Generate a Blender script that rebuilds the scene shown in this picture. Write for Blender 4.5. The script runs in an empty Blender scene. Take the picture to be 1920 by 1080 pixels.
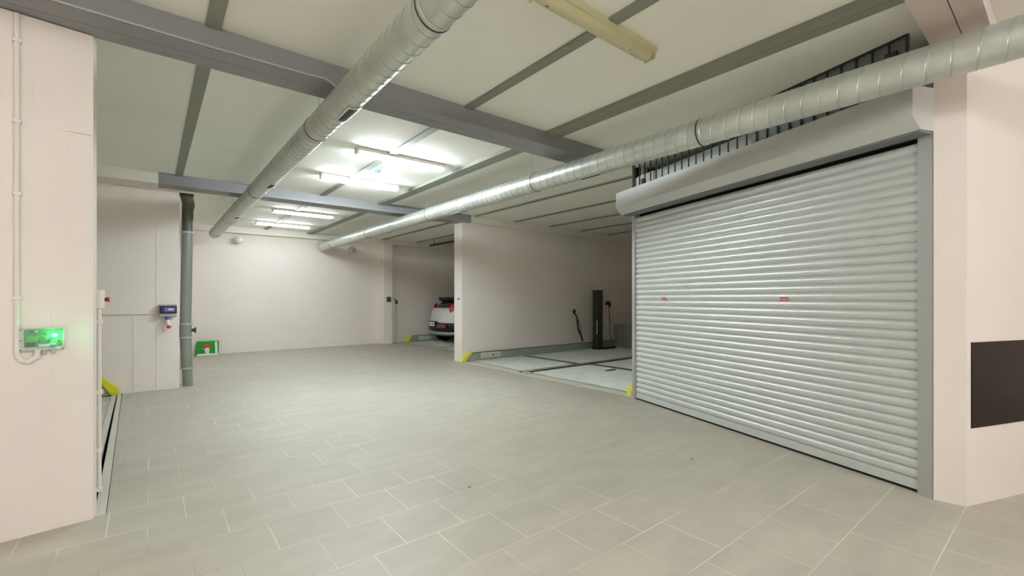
import bpy, bmesh, math, random
from mathutils import Vector, Matrix
random.seed(7)
S = bpy.context.scene
COL = S.collection
PI = math.pi
# ------------------------------------------------------------ camera
YAW = math.radians(38.7)
cd = bpy.data.cameras.new('camera'); cam = bpy.data.objects.new('camera', cd); COL.objects.link(cam)
cam.location = (0, 0, 1.5); cam.rotation_euler = (PI/2, 0, -YAW)
cd.sensor_width = 36; cd.lens = 845/1920*36; cd.shift_y = 19/1920; cd.clip_start = .05; cd.clip_end = 100
S.camera = cam
# ------------------------------------------------------------ world, exposure
w = bpy.data.worlds.new('world'); S.world = w; w.use_nodes = True
w.node_tree.nodes['Background'].inputs[0].default_value = (.9, .93, 1, 1)
w.node_tree.nodes['Background'].inputs[1].default_value = .01
S.view_settings.view_transform = 'Standard'; S.view_settings.look = 'None'
S.view_settings.exposure = 1.62; S.view_settings.gamma = 1
S.cycles.use_denoising = True
S.cycles.max_bounces = 14; S.cycles.diffuse_bounces = 12
S.cycles.sample_clamp_indirect = 6
LAMP_E = 50.0        # lit fluorescent diffusers
LAMP_NEAR = 54      # warmer fill tubes, added unseen behind the camera
LAMP_C = (.90, 1.0, 1.06)
LAMP_W = (1.0, 1.0, 1.06)
ZC = 3.45            # ceiling

# ------------------------------------------------------------ materials
def srgb(r, g, b):
    f = lambda c: (c/255/12.92) if c/255 <= .04045 else ((c/255+.055)/1.055)**2.4
    return (f(r), f(g), f(b), 1)
MATS = {}
def mat(name, rgb, rough=.6, metal=0, var=.0, scale=3, bump=0, bscale=40, emit=None, es=0, alpha=1, trans=0, stretch=None, spec=.5, coat=0):
    m = bpy.data.materials.new(name); m.use_nodes = True; nt = m.node_tree
    b = nt.nodes['Principled BSDF']
    c = srgb(*rgb)
    b.inputs['Base Color'].default_value = c
    b.inputs['Roughness'].default_value = rough; b.inputs['Metallic'].default_value = metal
    b.inputs['Specular IOR Level'].default_value = spec
    b.inputs['Coat Weight'].default_value = coat
    if trans: b.inputs['Transmission Weight'].default_value = trans
    if alpha < 1: b.inputs['Alpha'].default_value = alpha
    if emit:
        b.inputs['Emission Color'].default_value = (*emit, 1); b.inputs['Emission Strength'].default_value = es
    tc = nt.nodes.new('ShaderNodeTexCoord'); mp = nt.nodes.new('ShaderNodeMapping')
    nt.links.new(tc.outputs['Object'], mp.inputs[0])
    if stretch: mp.inputs['Scale'].default_value = stretch
    if var:
        n = nt.nodes.new('ShaderNodeTexNoise'); n.inputs['Scale'].default_value = scale; n.inputs['Detail'].default_value = 6
        nt.links.new(mp.outputs[0], n.inputs['Vector'])
        r = nt.nodes.new('ShaderNodeMapRange'); r.inputs[1].default_value = .3; r.inputs[2].default_value = .7
        r.inputs[3].default_value = 1-var; r.inputs[4].default_value = 1+var*.5
        nt.links.new(n.outputs[0], r.inputs[0])
        mx = nt.nodes.new('ShaderNodeMix'); mx.data_type = 'RGBA'; mx.blend_type = 'MULTIPLY'; mx.inputs[0].default_value = 1
        mx.inputs[6].default_value = c
        nt.links.new(r.outputs[0], mx.inputs[7]); nt.links.new(mx.outputs[2], b.inputs['Base Color'])
        r2 = nt.nodes.new('ShaderNodeMapRange'); r2.inputs[3].default_value = max(0, rough-.08); r2.inputs[4].default_value = min(1, rough+.08)
        nt.links.new(n.outputs[0], r2.inputs[0]); nt.links.new(r2.outputs[0], b.inputs['Roughness'])
    if bump:
        n2 = nt.nodes.new('ShaderNodeTexNoise'); n2.inputs['Scale'].default_value = bscale; n2.inputs['Detail'].default_value = 5
        nt.links.new(mp.outputs[0], n2.inputs['Vector'])
        bp = nt.nodes.new('ShaderNodeBump'); bp.inputs['Strength'].default_value = bump; bp.inputs['Distance'].default_value = .01
        nt.links.new(n2.outputs[0], bp.inputs['Height']); nt.links.new(bp.outputs[0], b.inputs['Normal'])
    MATS[name] = m
    return m

def wall_mat(name, rgb):
    """painted concrete: faint blotches, small pocks, fine board joints"""
    m = mat(name, rgb, .75, var=.035, scale=1.3, bump=.12, bscale=25)
    nt = m.node_tree; b = nt.nodes['Principled BSDF']
    tc = nt.nodes.new('ShaderNodeTexCoord')
    v = nt.nodes.new('ShaderNodeTexVoronoi'); v.inputs['Scale'].default_value = 3.2; v.inputs['Randomness'].default_value = 1
    nt.links.new(tc.outputs['Object'], v.inputs['Vector'])
    r = nt.nodes.new('ShaderNodeMapRange'); r.inputs[1].default_value = .012; r.inputs[2].default_value = .03
    r.inputs[3].default_value = .55; r.inputs[4].default_value = 1
    nt.links.new(v.outputs['Distance'], r.inputs[0])
    mx = nt.nodes.new('ShaderNodeMix'); mx.data_type = 'RGBA'; mx.blend_type = 'MULTIPLY'; mx.inputs[0].default_value = 1
    src = b.inputs['Base Color'].links[0].from_socket
    nt.links.new(src, mx.inputs[6]); nt.links.new(r.outputs[0], mx.inputs[7]); nt.links.new(mx.outputs[2], b.inputs['Base Color'])
    return m

def floor_mat():
    m = mat('floor_tiles', (196, 191, 178), .42, bump=.05, bscale=60)
    nt = m.node_tree; b = nt.nodes['Principled BSDF']
    tc = nt.nodes.new('ShaderNodeTexCoord'); mp = nt.nodes.new('ShaderNodeMapping')
    # rows run along X, 0.4135 m deep, offset by half a tile
    mp.inputs['Location'].default_value = (-.81+.4135*10, -2.142+.4135*12, 0)
    nt.links.new(tc.outputs['Object'], mp.inputs[0])
    bk = nt.nodes.new('ShaderNodeTexBrick'); bk.offset = .5; bk.offset_frequency = 2
    bk.inputs['Scale'].default_value = 1; bk.inputs['Brick Width'].default_value = .4135; bk.inputs['Row Height'].default_value = .4135
    bk.inputs['Mortar Size'].default_value = .0028; bk.inputs['Mortar Smooth'].default_value = .3; bk.inputs['Bias'].default_value = 0
    bk.inputs['Color1'].default_value = (.0, .0, .0, 1); bk.inputs['Color2'].default_value = (1, 1, 1, 1)
    nt.links.new(mp.outputs[0], bk.inputs['Vector'])
    tile = nt.nodes.new('ShaderNodeMapRange'); tile.inputs[3].default_value = .965; tile.inputs[4].default_value = 1.02
    nt.links.new(bk.outputs['Color'], tile.inputs[0])
    n = nt.nodes.new('ShaderNodeTexNoise'); n.inputs['Scale'].default_value = 2.2; n.inputs['Detail'].default_value = 9; n.inputs['Roughness'].default_value = .62
    mp2 = nt.nodes.new('ShaderNodeMapping'); mp2.inputs['Scale'].default_value = (.8, 2.2, 1)
    nt.links.new(tc.outputs['Object'], mp2.inputs[0]); nt.links.new(mp2.outputs[0], n.inputs['Vector'])
    ns = nt.nodes.new('ShaderNodeMapRange'); ns.inputs[1].default_value = .3; ns.inputs[2].default_value = .7; ns.inputs[3].default_value = .87; ns.inputs[4].default_value = 1.06
    nt.links.new(n.outputs[0], ns.inputs[0])
    mu = nt.nodes.new('ShaderNodeMath'); mu.operation = 'MULTIPLY'
    nt.links.new(tile.outputs[0], mu.inputs[0]); nt.links.new(ns.outputs[0], mu.inputs[1])
    mx = nt.nodes.new('ShaderNodeMix'); mx.data_type = 'RGBA'; mx.blend_type = 'MULTIPLY'; mx.inputs[0].default_value = 1
    mx.inputs[6].default_value = srgb(182, 177, 163); nt.links.new(mu.outputs[0], mx.inputs[7])
    # joints visible in patches, pale in some and dark in others
    n3 = nt.nodes.new('ShaderNodeTexNoise'); n3.inputs['Scale'].default_value = .9; n3.inputs['Detail'].default_value = 3
    nt.links.new(tc.outputs['Object'], n3.inputs['Vector'])
    jr = nt.nodes.new('ShaderNodeMapRange'); jr.inputs[1].default_value = .35; jr.inputs[2].default_value = .6; jr.inputs[3].default_value = .06; jr.inputs[4].default_value = .85
    nt.links.new(n3.outputs[0], jr.inputs[0])
    jm = nt.nodes.new('ShaderNodeMath'); jm.operation = 'MULTIPLY'
    nt.links.new(bk.outputs['Fac'], jm.inputs[0]); nt.links.new(jr.outputs[0], jm.inputs[1])
    cr = nt.nodes.new('ShaderNodeMix'); cr.data_type = 'RGBA'
    cr.inputs[6].default_value = srgb(234, 229, 214); cr.inputs[7].default_value = srgb(118, 114, 104)
    n4 = nt.nodes.new('ShaderNodeTexNoise'); n4.inputs['Scale'].default_value = .55
    nt.links.new(tc.outputs['Object'], n4.inputs['Vector'])
    r4 = nt.nodes.new('ShaderNodeMapRange'); r4.inputs[1].default_value = .48; r4.inputs[2].default_value = .6
    nt.links.new(n4.outputs[0], r4.inputs[0]); nt.links.new(r4.outputs[0], cr.inputs[0])
    m2 = nt.nodes.new('ShaderNodeMix'); m2.data_type = 'RGBA'
    nt.links.new(jm.outputs[0], m2.inputs[0]); nt.links.new(mx.outputs[2], m2.inputs[6]); nt.links.new(cr.outputs[2], m2.inputs[7])
    nt.links.new(m2.outputs[2], b.inputs['Base Color'])
    rr = nt.nodes.new('ShaderNodeMapRange'); rr.inputs[3].default_value = .42; rr.inputs[4].default_value = .58
    nt.links.new(n.outputs[0], rr.inputs[0]); nt.links.new(rr.outputs[0], b.inputs['Roughness'])
    return m

M_floor = floor_mat()
M_wall = wall_mat('wall_paint', (232, 223, 215))
M_wall2 = mat('white_paint', (228, 224, 214), .7, var=.02, scale=2)
M_pink = mat('beam_casing_paint', (206, 192, 186), .7, var=.03, scale=2)
M_ceil = mat('ceiling_board', (240, 240, 231), .85, var=.04, scale=.9, bump=.05)
M_steel = mat('grey_beam_paint', (142, 142, 143), .5, var=.05, scale=2)
M_rail = mat('grey_rail_paint', (138, 140, 128), .55, var=.05, scale=3)
M_galv = mat('galvanised_duct', (204, 208, 200), .38, .55, var=.12, scale=4, bump=.04, bscale=18)
M_seam = mat('duct_seam', (150, 154, 142), .5, .4)
M_galv_d = mat('dark_gasket', (52, 52, 46), .6)
M_gridf = mat('grille_dark', (62, 58, 50), .6, var=.2, scale=60)
M_slat = mat('shutter_aluminium', (206, 209, 204), .36, .25, var=.03, scale=4)
M_box = mat('shutter_box_metal', (206, 206, 204), .42, .3, var=.02, scale=2)
M_guide = mat('guide_metal', (180, 182, 178), .42, .4, var=.03, scale=3)
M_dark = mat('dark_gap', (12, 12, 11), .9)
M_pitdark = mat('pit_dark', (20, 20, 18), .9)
M_rib = mat('grate_steel', (64, 68, 66), .45, .4)
M_sheet = mat('grey_sheet', (124, 128, 126), .5, .2, var=.05)
M_sheetl = mat('lintel_panel', (232, 238, 238), .4, .0, var=.06, scale=5)
M_plat = mat('galvanised_platform', (200, 204, 194), .5, .25, var=.2, scale=5, stretch=(4, .6, 1))
M_platd = mat('platform_rim_green', (158, 164, 150), .5, .05, var=.1, scale=3)
M_platg = mat('platform_joint', (48, 52, 44), .6, .3, var=.15, scale=8)
M_kerb = mat('kerb_metal', (206, 204, 192), .5, .1, var=.06)
M_yel = mat('yellow_plastic', (222, 216, 30), .5, var=.06, scale=12)
M_label = mat('label_white', (212, 212, 200), .5)
M_text = mat('print_grey', (120, 122, 116), .6)
M_pipe = mat('grey_drain_pipe', (132, 134, 124), .4, var=.05, scale=4)
M_pipe2 = mat('olive_pipe', (92, 92, 76), .4, var=.05, scale=4)
M_white = mat('white_plastic', (226, 223, 212), .45)
M_grey = mat('grey_plastic', (176, 178, 172), .5)
M_black = mat('black_plastic', (24, 24, 26), .4)
M_red = mat('red_plastic', (204, 26, 22), .4)
M_blue = mat('blue_plastic', (70, 100, 180), .4)
M_violet = mat('display_violet', (66, 62, 120), .25, emit=(.25, .22, .7), es=.08)
M_lamp = mat('lit_diffuser', (250, 250, 240), .5, emit=LAMP_C, es=LAMP_E)
M_lampd = mat('lit_diffuser_dim', (250, 250, 240), .5, emit=LAMP_C, es=LAMP_E*.38)
M_lampw = mat('fill_tube_warm', (250, 246, 240), .5, emit=LAMP_W, es=LAMP_NEAR)
M_old = mat('yellowed_diffuser', (200, 196, 156), .35, var=.07, scale=5)
M_stain = mat('brown_stain', (110, 100, 66), .7)
M_brown = mat('dark_brown_panel', (32, 21, 20), .3, var=.08, scale=3, spec=.25)
M_copper = mat('brown_pipe', (120, 84, 70), .5)

# ------------------------------------------------------------ mesh helpers
def finish(name, bm, m, parent=None, smooth=False):
    me = bpy.data.meshes.new(name)
    bmesh.ops.recalc_face_normals(bm, faces=bm.faces)
    bm.to_mesh(me); bm.free()
    o = bpy.data.objects.new(name, me); COL.objects.link(o)
    for k in (m if isinstance(m, (list, tuple)) else [m]): me.materials.append(k)
    if smooth:
        for p in me.polygons: p.use_smooth = True
        try: me.set_sharp_from_angle(angle=math.radians(35))
        except Exception: pass
    if parent: o.parent = parent
    return o
def tag(o, label, cat, group=None, kind=None):
    o['label'] = label; o['category'] = cat
    if group: o['group'] = group
    if kind: o['kind'] = kind
    return o
def struct(o):
    o['kind'] = 'structure'; return o
def empty(name, loc, rz, label, cat, group=None):
    o = bpy.data.objects.new(name, None); COL.objects.link(o); o.location = loc; o.rotation_euler = (0, 0, rz)
    o.empty_display_size = .1
    return tag(o, label, cat, group)
def box(bm, x0, x1, y0, y1, z0, z1, bev=0, mi=0):
    r = bmesh.ops.create_cube(bm, size=1)
    vs = r['verts']
    for v in vs:
        v.co = Vector(((x0+x1)/2+v.co.x*(x1-x0), (y0+y1)/2+v.co.y*(y1-y0), (z0+z1)/2+v.co.z*(z1-z0)))
    fs = {f for v in vs for f in v.link_faces}
    for f in fs: f.material_index = mi
    if bev:
        es = list({e for v in vs for e in v.link_edges})
        bmesh.ops.bevel(bm, geom=es, offset=bev, segments=2, affect='EDGES', profile=.5)
    return vs
def prism(bm, pts, d0, d1, axis='z', mi=0):
    """polygon pts extruded along axis"""
    def P(a, b, c):
        return {'z': (a, b, c), 'y': (a, c, b), 'x': (c, a, b)}[axis]
    A = [bm.verts.new(P(a, b, d0)) for a, b in pts]; B = [bm.verts.new(P(a, b, d1)) for a, b in pts]
    n = len(pts); fs = [bm.faces.new(A), bm.faces.new(B[::-1])]
    for i in range(n): fs.append(bm.faces.new((A[i], A[(i+1) % n], B[(i+1) % n], B[i])))
    for f in fs: f.material_index = mi
    return A+B
def tube(bm, pts, r, seg=12, caps=True, mi=0):
    pts = [Vector(p) for p in pts]; rings = []
    up = None
    for i, p in enumerate(pts):
        t = (pts[min(i+1, len(pts)-1)]-pts[max(i-1, 0)]).normalized()
        if up is None:
            up = Vector((0, 0, 1)) if abs(t.z) < .9 else Vector((1, 0, 0))
        s = t.cross(up).normalized(); up = s.cross(t).normalized()
        rr = r[i] if isinstance(r, (list, tuple)) else r
        rings.append([bm.verts.new(p+rr*(math.cos(a)*s+math.sin(a)*up)) for a in [2*PI*k/seg for k in range(seg)]])
    for a, b in zip(rings, rings[1:]):
        for k in range(seg):
            f = bm.faces.new((a[k], a[(k+1) % seg], b[(k+1) % seg], b[k])); f.material_index = mi
    if caps:
        for rg in (rings[0], rings[-1]):
            f = bm.faces.new(rg); f.material_index = mi
def B(): return bmesh.new()
def bxo(name, dims, m, parent=None, bev=0, smooth=False):
    bm = B(); box(bm, *dims, bev=bev); return finish(name, bm, m, parent, smooth)

# ------------------------------------------------------------ wall direction of the shutter
AX, AY = .2925, .9563            # along the shutter, away from the camera
NX, NY = -.9563, .2925           # out of the shutter, towards the aisle
P0 = (4.62, .735)
def sh(t, D): return (P0[0]+AX*t+NX*D, P0[1]+AY*t+NY*D)
SH_ROT = math.atan2(AY, AX)      # local x = t, local y = D (left of x) = +N
def sh_empty(name, label, cat, group=None):
    return empty(name, (P0[0], P0[1], 0), SH_ROT, label, cat, group)

# ------------------------------------------------------------ room shell
# floor with openings for the three lift bays
bm = B()
def quad(bm, pts, z=0):
    return bm.faces.new([bm.verts.new((x, y, z)) for x, y in pts])
quad(bm, [(-4.5, -7), (9, -7), (9, 4.2), (-4.5, 4.2)])
quad(bm, [(-.24, 4.2), (5.72, 4.2), (5.72, 9.0), (-.345, 9.0)])
quad(bm, [(-.345, 9.0), (6.75, 9.0), (6.75, 14.5), (-.345, 14.5)])
struct(finish('floor', bm, M_floor))
# pit floors under the platforms
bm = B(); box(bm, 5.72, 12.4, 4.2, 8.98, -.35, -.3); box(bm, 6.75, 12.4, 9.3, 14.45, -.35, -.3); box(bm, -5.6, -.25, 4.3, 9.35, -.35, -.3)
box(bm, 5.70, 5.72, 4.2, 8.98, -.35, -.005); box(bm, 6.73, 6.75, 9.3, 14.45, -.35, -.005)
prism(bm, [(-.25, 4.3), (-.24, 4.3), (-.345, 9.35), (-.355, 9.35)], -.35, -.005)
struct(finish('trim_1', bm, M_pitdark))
struct(bxo('trim_14', (5.79, 6.05, 4.3, 8.93, -.03, -.012), M_kerb))
struct(bxo('trim_15', (6.05, 11.2, 6.80, 7.06, -.10, -.05), M_platg))
struct(bxo('ceiling', (-5.6, 12.6, -7, 14.8, ZC, ZC+.1), M_ceil))
struct(bxo('wall_back', (-.2, 12.6, 14.45, 14.7, 0, ZC), M_wall))
struct(bxo('wall_left', (-5.6, .37, 9.35, 9.6, -.3, ZC), M_wall))        # far wall of the left bay
struct(bxo('wall_left_far', (.15, .37, 9.6, 14.45, 0, ZC), M_wall))
bm = B(); prism(bm, [(-.722, 4.117), (-.306, 4.168), (-.298, 4.30), (-4.6, 4.30), (-4.6, 3.64)], -.0, 3.28)
struct(finish('wall_left_front', bm, M_wall))
struct(bxo('wall_divider', (5.69, 12.4, 8.98, 9.32, -.3, 3.45), M_wall))
struct(bxo('wall_bay_end', (12.3, 12.5, 3.9, 14.5, -.3, ZC), M_wall))
bm = B(); prism(bm, [(5.72, 4.02), (12.4, 4.02), (12.4, 4.18), (5.72, 4.18)], -.3, ZC)
struct(finish('wall_bay_side', bm, M_wall))
struct(bxo('wall_left_bay_end', (-5.7, -5.5, 4.2, 9.4, -.3, ZC), M_wall))
# right hand column and the wall that turns away from it
c0 = sh(-.095, .045)
bm = B(); prism(bm, [c0, (4.581, .484), (9.0, -1.142), (9.0, -.8), (5.0, .62), sh(-.095, -.25)], 0, ZC)
struct(finish('wall_right', bm, M_wall))
struct(bxo('wall_right_front', (8.9, 9.1, -7, -.9, 0, ZC), M_wall))
struct(bxo('wall_front', (-4.6, 9.1, -7.1, -6.9, 0, ZC), M_wall))
struct(bxo('wall_left_near', (-4.7, -4.5, -7, 4.3, 0, ZC), M_wall))
# pale ring beam bands along the tops of the walls
struct(bxo('trim_2', (-5.5, .09, 8.88, 8.96, 3.28, ZC), M_wall2)); struct(bxo('trim_13', (-5.5, .37, 8.96, 9.35, 3.282, ZC), M_wall))
struct(bxo('trim_3', (5.88, 12.3, 8.88, 9.0, 3.28, ZC), M_wall2))
struct(bxo('trim_4', (.37, 12.3, 14.25, 14.45, 3.28, ZC), M_wall2))
# pilasters on the back wall
struct(bxo('wall_pilaster_back_left', (.37, .9, 14.33, 14.45, 0, 3.28), M_wall))
struct(bxo('wall_pilaster_back_right', (5.95, 6.24, 14.12, 14.45, 0, 3.28), M_wall))
# ceiling casing near the camera (pinkish, with a dark centre joint)
bm = B(); box(bm, -4.5, 8.9, .345, .475, 3.29, ZC); box(bm, -4.5, 8.9, .481, .64, 3.29, ZC); box(bm, -4.5, 8.9, .47, .49, 3.31, ZC, mi=1)
struct(finish('trim_5', bm, [M_pink, M_dark]))
# formwork joints and hairline relief on the walls
bm = B()
box(bm, .068, .074, 9.344, 9.351, .02, 2.75); box(bm, -.22, -.21, 9.345, 9.351, .02, 1.2)
struct(finish('trim_6', bm, M_wall2))
bm = B()
def onpillar(x): return 4.117+(x+.722)*(4.168-4.117)/(.722-.306)
for x, z0, z1 in ((-.505, .9, 2.63), (-.66+.07, 2.7, 3.2), (-.43, .55, 2.6)):
    y = onpillar(x); box(bm, x, x+.003, y-.003, y+.01, z0, z1)
y = onpillar(-.4); box(bm, -.505, -.31, y-.012, y+.01, 2.60, 2.604)
struct(finish('trim_7', bm, M_wall))

# ------------------------------------------------------------ steel beams and ceiling rails
def beam(x0, x1, y0, y1, z0, label):
    e = empty('steel_beam', ((x0+x1)/2, (y0+y1)/2, z0), 0, label, 'beam', 'grey steel beams across the ceiling')
    hx = (x1-x0)/2; hy = (y1-y0)/2
    bm = B(); box(bm, -hx, hx, -hy, -.0025, 0, .018); box(bm, -hx, hx, .0025, hy, 0, .018)
    finish('bottom_flange', bm, M_steel, e)
    bm = B(); box(bm, -hx, hx, -hy+.006, hy-.006, .014, ZC-z0-.001); finish('web', bm, M_steel, e)
    return e
b1 = beam(-4.5, 4.98, 3.86, 4.2, 3.285, 'wide grey steel beam crossing the ceiling nearer the camera, above both round ducts')
b2 = beam(.09, 5.88, 8.87, 9.25, 3.28, 'blue-grey steel beam ending on the pale divider wall, farther of the two cross beams')
rails = [(.30, .395, .018, 'grey flat ceiling strip above the left wall, leftmost of the strips'),
         (1.38, 1.47, .018, 'grey flat ceiling strip mostly hidden above the left round duct'),
         (2.48, 2.575, .02, 'grey flat ceiling strip running behind the unlit yellowed lamp'),
         (3.60, 3.79, .045, 'widest grey ceiling strip, with a centre line, between the two round ducts'),
         (4.75, 4.84, .02, 'grey flat ceiling strip mostly hidden above the right round duct'),
         (5.95, 6.04, .02, 'thin ceiling strip in the open bay, the one nearest the right duct'),
         (7.18, 7.27, .02, 'thin ceiling strip in the open bay, second from the right duct'),
         (8.40, 8.49, .02, 'thin ceiling strip in the open bay, third from the right duct'),
         (9.64, 9.73, .02, 'thin ceiling strip in the open bay, fourth from the right duct'),
         (10.86, 10.95, .02, 'thin ceiling strip deepest in the open bay, last before the dark end')]
for i, (x0, x1, h, lab) in enumerate(rails):
    bm = B(); y0 = -6.9 if i < 5 else 4.2
    if i == 3:
        box(bm, x0, (x0+x1)/2-.002, y0, 14.24, ZC-h, ZC); box(bm, (x0+x1)/2+.002, x1, y0, 14.24, ZC-h, ZC)
        box(bm, x0+.01, x1-.01, y0, 14.24, ZC-h+.006, ZC)
    else: box(bm, x0, x1, y0, 14.24, ZC-h, ZC)
    tag(finish('ceiling_strip', bm, M_rail), lab, 'ceiling strip', 'grey strips along the ceiling')
# thin cable clipped under the near beam
bm = B(); tube(bm, [(-.6, 3.85, 3.30), (.3, 3.85, 3.293), (1.0, 3.852, 3.30), (1.12, 3.84, 3.3), (1.19, 3.8, 3.24), (1.22, 3.76, 3.22)], .008, 8)
tag(finish('cable', bm, M_grey, smooth=True), 'thin pale cable clipped along the near steel beam to the left duct', 'cable')
ct = empty('cable_tray', (7.57, 12.2, 3.32), 0, 'dark narrow cable tray under the ceiling above the white car', 'cable tray')
bxo('tray', (-.05, .05, -1.7, 1.75, -.02, .02), M_platg, ct)
for yy in (-1.4, .2, 1.5):
    bxo('bracket', (-.01, .01, yy-.01, yy+.01, .02, ZC-3.32), M_platg, ct)

# ------------------------------------------------------------ round ducts
def helix_duct(name, r, y0, y1, pitch, parent, N=40):
    bm = B(); prof = [(0, 0), (.90, 0), (.925, .003), (.965, .003)]
    turns = int((y1-y0)/pitch); tot = turns*N
    L = []
    for k in range(tot+1):
        a = 2*PI*k/N
        L.append([bm.verts.new(((r+h)*math.cos(a), y0+pitch*(k/N+o), (r+h)*math.sin(a))) for o, h in prof])
    for k in range(tot):
        for j in range(3):
            f = bm.faces.new((L[k][j], L[k+1][j], L[k+1][j+1], L[k][j+1])); f.material_index = int(j == 1)
        if k+N <= tot-1:
            bm.faces.new((L[k][3], L[k+1][3], L[k+N+1][0], L[k+N][0]))
    o = finish(name, bm, [M_galv, M_seam], parent)
    for p in o.data.polygons: p.use_smooth = True
    o.data.set_sharp_from_angle(angle=math.radians(25))
    return o
def ring(name, r, y0, y1, m, parent, n=40, bump=.004):
    bm = B()
    prof = [(y0, r), (y0+.004, r+bump), ((y0+y1)/2-.003, r+bump), ((y0+y1)/2, r+bump*.3), ((y0+y1)/2+.003, r+bump), (y1-.004, r+bump), (y1, r)]
    R = [[bm.verts.new((q*math.cos(2*PI*k/n), y, q*math.sin(2*PI*k/n))) for k in range(n)] for y, q in prof]
    for a, b in zip(R, R[1:]):
        for k in range(n): bm.faces.new((a[k], a[(k+1) % n], b[(k+1) % n], b[k]))
    return finish(name, bm, m, parent, True)
def patch(bm, r, a0, a1, y0, y1, mi=0, th=.006, n=8):
    A = []
    for k in range(n+1):
        a = a0+(a1-a0)*k/n; c, s = math.cos(a), math.sin(a)
        A.append([bm.verts.new((q*c, y, q*s)) for q, y in ((r, y0), (r+th, y0), (r+th, y1), (r, y1))])
    for p, q in zip(A, A[1:]):
        for j in range(4):
            f = bm.faces.new((p[j], p[(j+1) % 4], q[(j+1) % 4], q[j])); f.material_index = mi
    for p in (A[0], A[-1]):
        f = bm.faces.new(p); f.material_index = mi
def grille(parent, r, ang, y, L, wdeg):
    h = math.radians(wdeg)/2; g = parent
    bm = B()
    t = .022/r*.8
    patch(bm, r, ang-h-t, ang+h+t, y-L/2-.02, y-L/2); patch(bm, r, ang-h-t, ang+h+t, y+L/2, y+L/2+.02)
    patch(bm, r, ang-h-t, ang-h, y-L/2, y+L/2); patch(bm, r, ang+h, ang+h+t, y-L/2, y+L/2)
    fr = finish('grille', bm, M_galv, g)
    bm = B(); patch(bm, r, ang-h, ang+h, y-L/2, y+L/2, th=.003)
    finish('grille_mesh', bm, M_gridf, fr)
    return fr
def duct(X, Z, r, y0, y1, pitch, joints, grilles, gang, wires, label):
    e = empty('ventilation_duct', (X, 0, Z), 0, label, 'duct', 'round galvanised ducts under the ceiling')
    helix_duct('duct_body', r, y0, y1, pitch, e)
    for y in joints:
        j = ring('joint_ring', r+.001, y-.035, y+.035, M_galv, e)
        ring('gasket', r+.002, y-.009, y+.009, M_galv_d, j, bump=.006)
    for y, L in grilles: grille(e, r+.003, gang, y, L, 38)
    for y in wires:
        bm = B(); tube(bm, [(0, y, r-.002), (0, y, ZC-Z)], .0025, 6); finish('hanger_wire', bm, M_grey, e)
    return e
dl = duct(1.235, 3.11, .112, -4.0, 13.35, .12, [-.8, 2.24, 4.5, 7.65, 10.6, 13.1], [(3.72, .30), (6.72, .26), (9.75, .26), (12.85, .2)],
          math.radians(282), [4.46, 7.55, 10.2], 'round spiral steel duct on the left with small grilles, ending before the back wall')
bm = B(); tube(bm, [(0, 13.25, 0), (0, 13.48, 0)], .115, 40); finish('end_cap', bm, M_galv, dl, True)
dr = duct(4.03, 3.05, .120, -.9, 14.0, .12, [2.18, 4.5, 7.45, 10.45, 13.15], [(3.55, .3), (6.5, .28), (9.3, .26), (12.2, .2)],
          math.radians(280), [4.6, 7.6, 10.6], 'round spiral steel duct on the right passing before the roller shutter box')
bm = B(); tube(bm, [(0, 13.85, 0), (0, 14.26, 0)], .132, 40); finish('end_sleeve', bm, M_galv, dr, True)
for yy in (7.47, 10.47):
    bm = B(); tube(bm, [(-.0, yy, .11), (-.0, yy, .15)], .006, 8); finish('clamp_bolt', bm, M_grey, dr)

# ------------------------------------------------------------ fluorescent lamps
def fixture(x, y, label, lit, Lh=.63, cold=True, rz=0, name='ceiling_lamp'):
    e = empty(name, (x, y, ZC), rz, label, 'lamp', 'fluorescent ceiling lamps')
    bm = B(); box(bm, -Lh, Lh, -.068, .068, -.05, -.001, bev=.004); hs = finish('housing', bm, M_white if lit else M_old, e)
    bm = B()
    prof = []
    for k in range(9):
        a = PI+PI*k/8; prof.append((.055*math.cos(a), -.05+.05*math.sin(a)))
    prof = [(-.055, -.042)]+prof+[(.055, -.042)]
    L2 = Lh-.012
    rows = []
    for xx, s in ((-L2, .55), (-L2+.02, .9), (-L2+.05, 1), (L2-.05, 1), (L2-.02, .9), (L2, .55)):
        rows.append([bm.verts.new((xx, py*s, -.038+(pz+.038)*s)) for py, pz in prof])
    for a, b in zip(rows, rows[1:]):
        for k in range(len(prof)-1): bm.faces.new((a[k], a[k+1], b[k+1], b[k]))
        bm.faces.new((a[-1], a[0], b[0], b[-1]))
    bm.faces.new(rows[0]); bm.faces.new(rows[-1])
    finish('diffuser', bm, (M_lamp if cold else M_lampd) if lit else M_old, e, True)
    for s in (-1, 1):
        bm = B(); box(bm, s*(Lh-.004), s*(Lh+.008), -.05, .05, -.085, -.004, bev=.01); finish('end_cap', bm, M_white if lit else M_old, e)
    if not lit:
        for (sx, sy, q) in ((.33, -.02, .008), (.40, .02, .006), (.46, .03, .007), (-.5, .0, .013)):
            bm = B(); zz = -.045-.055*math.sqrt(max(0, 1-(sy/.06)**2))
            bmesh.ops.create_uvsphere(bm, u_segments=10, v_segments=6, radius=1, matrix=Matrix.Translation((sx, sy, zz))@Matrix.Diagonal((q, q*.7, .002, 1)))
            finish('stain', bm, M_stain, e)
        for s in (-.3, 0, .3, .55):
            bm = B(); box(bm, s-.01, s+.01, .05, .062, -.055, -.03); finish('clip', bm, M_stain, e)
    return e
fixture(2.46, 2.09, 'unlit yellowed fluorescent lamp at the top of the picture', False, .60)
fixture(2.71, 5.80, 'lit fluorescent lamp nearest the camera, beyond the near beam', True)
fixture(2.71, 7.36, 'second lit fluorescent lamp, just before the blue-grey beam', True)
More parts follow.
